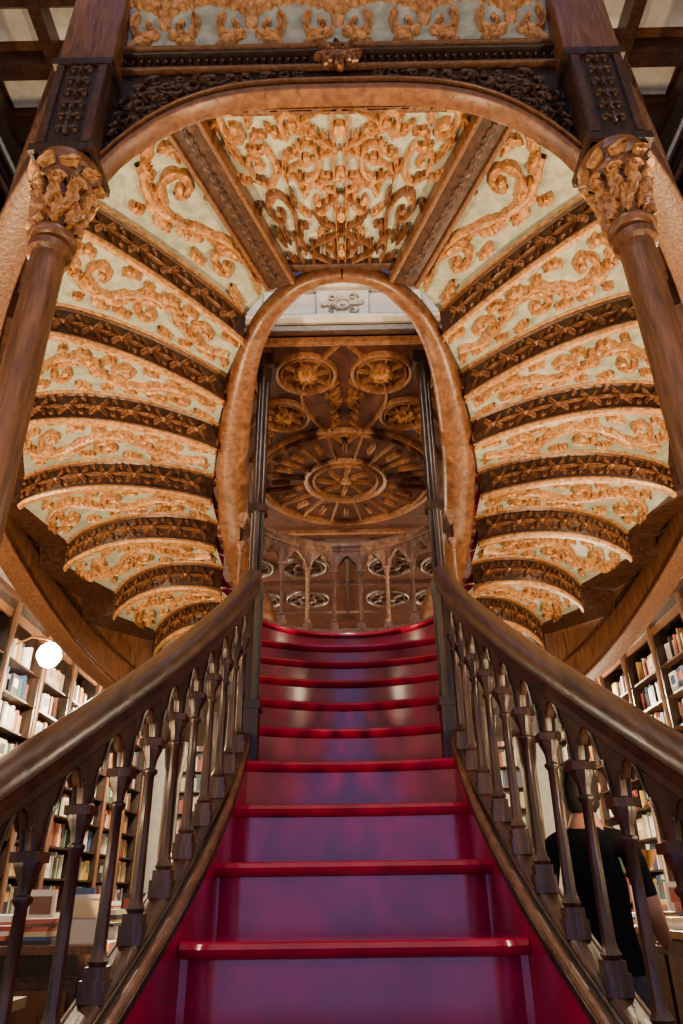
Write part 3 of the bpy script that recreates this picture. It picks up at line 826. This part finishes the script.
for sx,y,z in((-1,7.0,2.15),(-1,10,2.3),(1,10,2.3),(-1,3.4,2.3),(1,3.4,2.3)):
        E=empty('globe_lamp'); mb=MB()
        x=sx*3.0
        tube(mb,[(sx*3.36,y,z+.12),(sx*3.2,y,z+.2),(x,y,z+.16),(x,y,z+.08)],.012,'brass',8,up=Vector((0,1,0)))
        r=1.6 if (y==7.0) else 1
        lathe(mb,x,y,[(.01*r,-.075*r),(.045*r,-.06*r),(.07*r,-.02*r),(.075*r,.01*r),(.06*r,.05*r),(.025*r,.08*r)],'bulb',16,z)
        mb.obj('globe',E)
        light('lamp',(x-sx*.16,y,z-.05),420 if y>5 else 110,WARM2,.08,E)
E=empty('floor_standard_lamp'); mb=MB()
lathe(mb,2.6,7.2,[(.14,0),(.14,.03),(.02,.05),(.02,1.4),(.1,1.5),(.14,1.6),(.13,1.6),(.03,1.5)],'brass',20,ZF); mb.obj('stand',E)
light('lamp',(2.6,7.2,.45),330,WARM2,.1,E)
E=empty('hidden_fill_lamp'); mb=MB()  # added lamp, hidden behind the stairs to light the gallery ceiling
lathe(mb,0,8.0,[(.14,0),(.14,.03),(.02,.05),(.02,2.1),(.1,2.2),(.14,2.3),(.13,2.3),(.03,2.2)],'brass',20,ZF); mb.obj('stand',E)
light('lamp',(0,8.0,1.1),60,WARM,.1,E)
E=empty('hidden_fill_lamp'); mb=MB()  # second added lamp out of sight, warms the same ceiling
lathe(mb,.0,6.5,[(.14,0),(.14,.03),(.02,.05),(.02,1.9),(.1,2.0),(.14,2.1),(.13,2.1),(.03,2.0)],'brass',20,ZF); mb.obj('stand',E)
light('lamp',(0,6.5,.95),95,WARM,.1,E)
E=empty('upper_fill_lamp'); mb=MB()  # added above the view to brighten the gallery fascia, ceiling and corners
lathe(mb,0,.9,[(.02,0),(.3,.05),(.32,.08),(.3,.1),(.03,.12),(.015,.2),(.015,1.9)],'brass',24,5.9)
for i in range(8):
    a=i*PI/4; lathe(mb,.3*math.cos(a),.9+.3*math.sin(a),[(.01,0),(.03,.03),(.035,.07),(.015,.11)],'bulb2',10,6.0)
mb.obj('frame',E)
light('lamp',(0,.9,5.75),480,(1,.88,.72),.25,E)
for sx in(-1,1):
    E=empty('front_fill_lamp'); mb=MB(); x=sx*2.55  # added outside the view as warm fill from the camera side
    tube(mb,[(sx*3.78,-.6,2.4),(sx*3.2,-.6,2.5),(x,-.6,2.4),(x,-.6,2.25)],.015,'brass',8,up=Vector((0,1,0)))
    lathe(mb,x,-.6,[(.01,-.08),(.05,-.06),(.08,0),(.06,.06),(.02,.09)],'bulb2',16,2.15); mb.obj('globe',E)
    light('lamp',(x-sx*.15,-.5,2.1),75,WARM2,.12,E)

# world
w=bpy.data.worlds.new('daylight'); bpy.context.scene.world=w; w.use_nodes=True
bg=w.node_tree.nodes['Background']; bg.inputs['Color'].default_value=(.38,.40,1,1); bg.inputs['Strength'].default_value=2.4

# camera
cam=bpy.data.cameras.new('camera'); co=bpy.data.objects.new('camera',cam); bpy.context.scene.collection.objects.link(co)
co.location=(0,0,0)
mt=Matrix.Rotation(math.radians(.42),4,'Z')@Matrix.Rotation(math.radians(90+28),4,'X')@Matrix.Rotation(math.radians(-.8),4,'Z')
co.rotation_euler=mt.to_euler()
cam.sensor_fit='VERTICAL'; cam.sensor_height=24; cam.lens=720*24/1024; cam.clip_start=.05
bpy.context.scene.camera=co
for o in bpy.context.scene.objects:
    if o.parent is None: o.location.z-=ZF
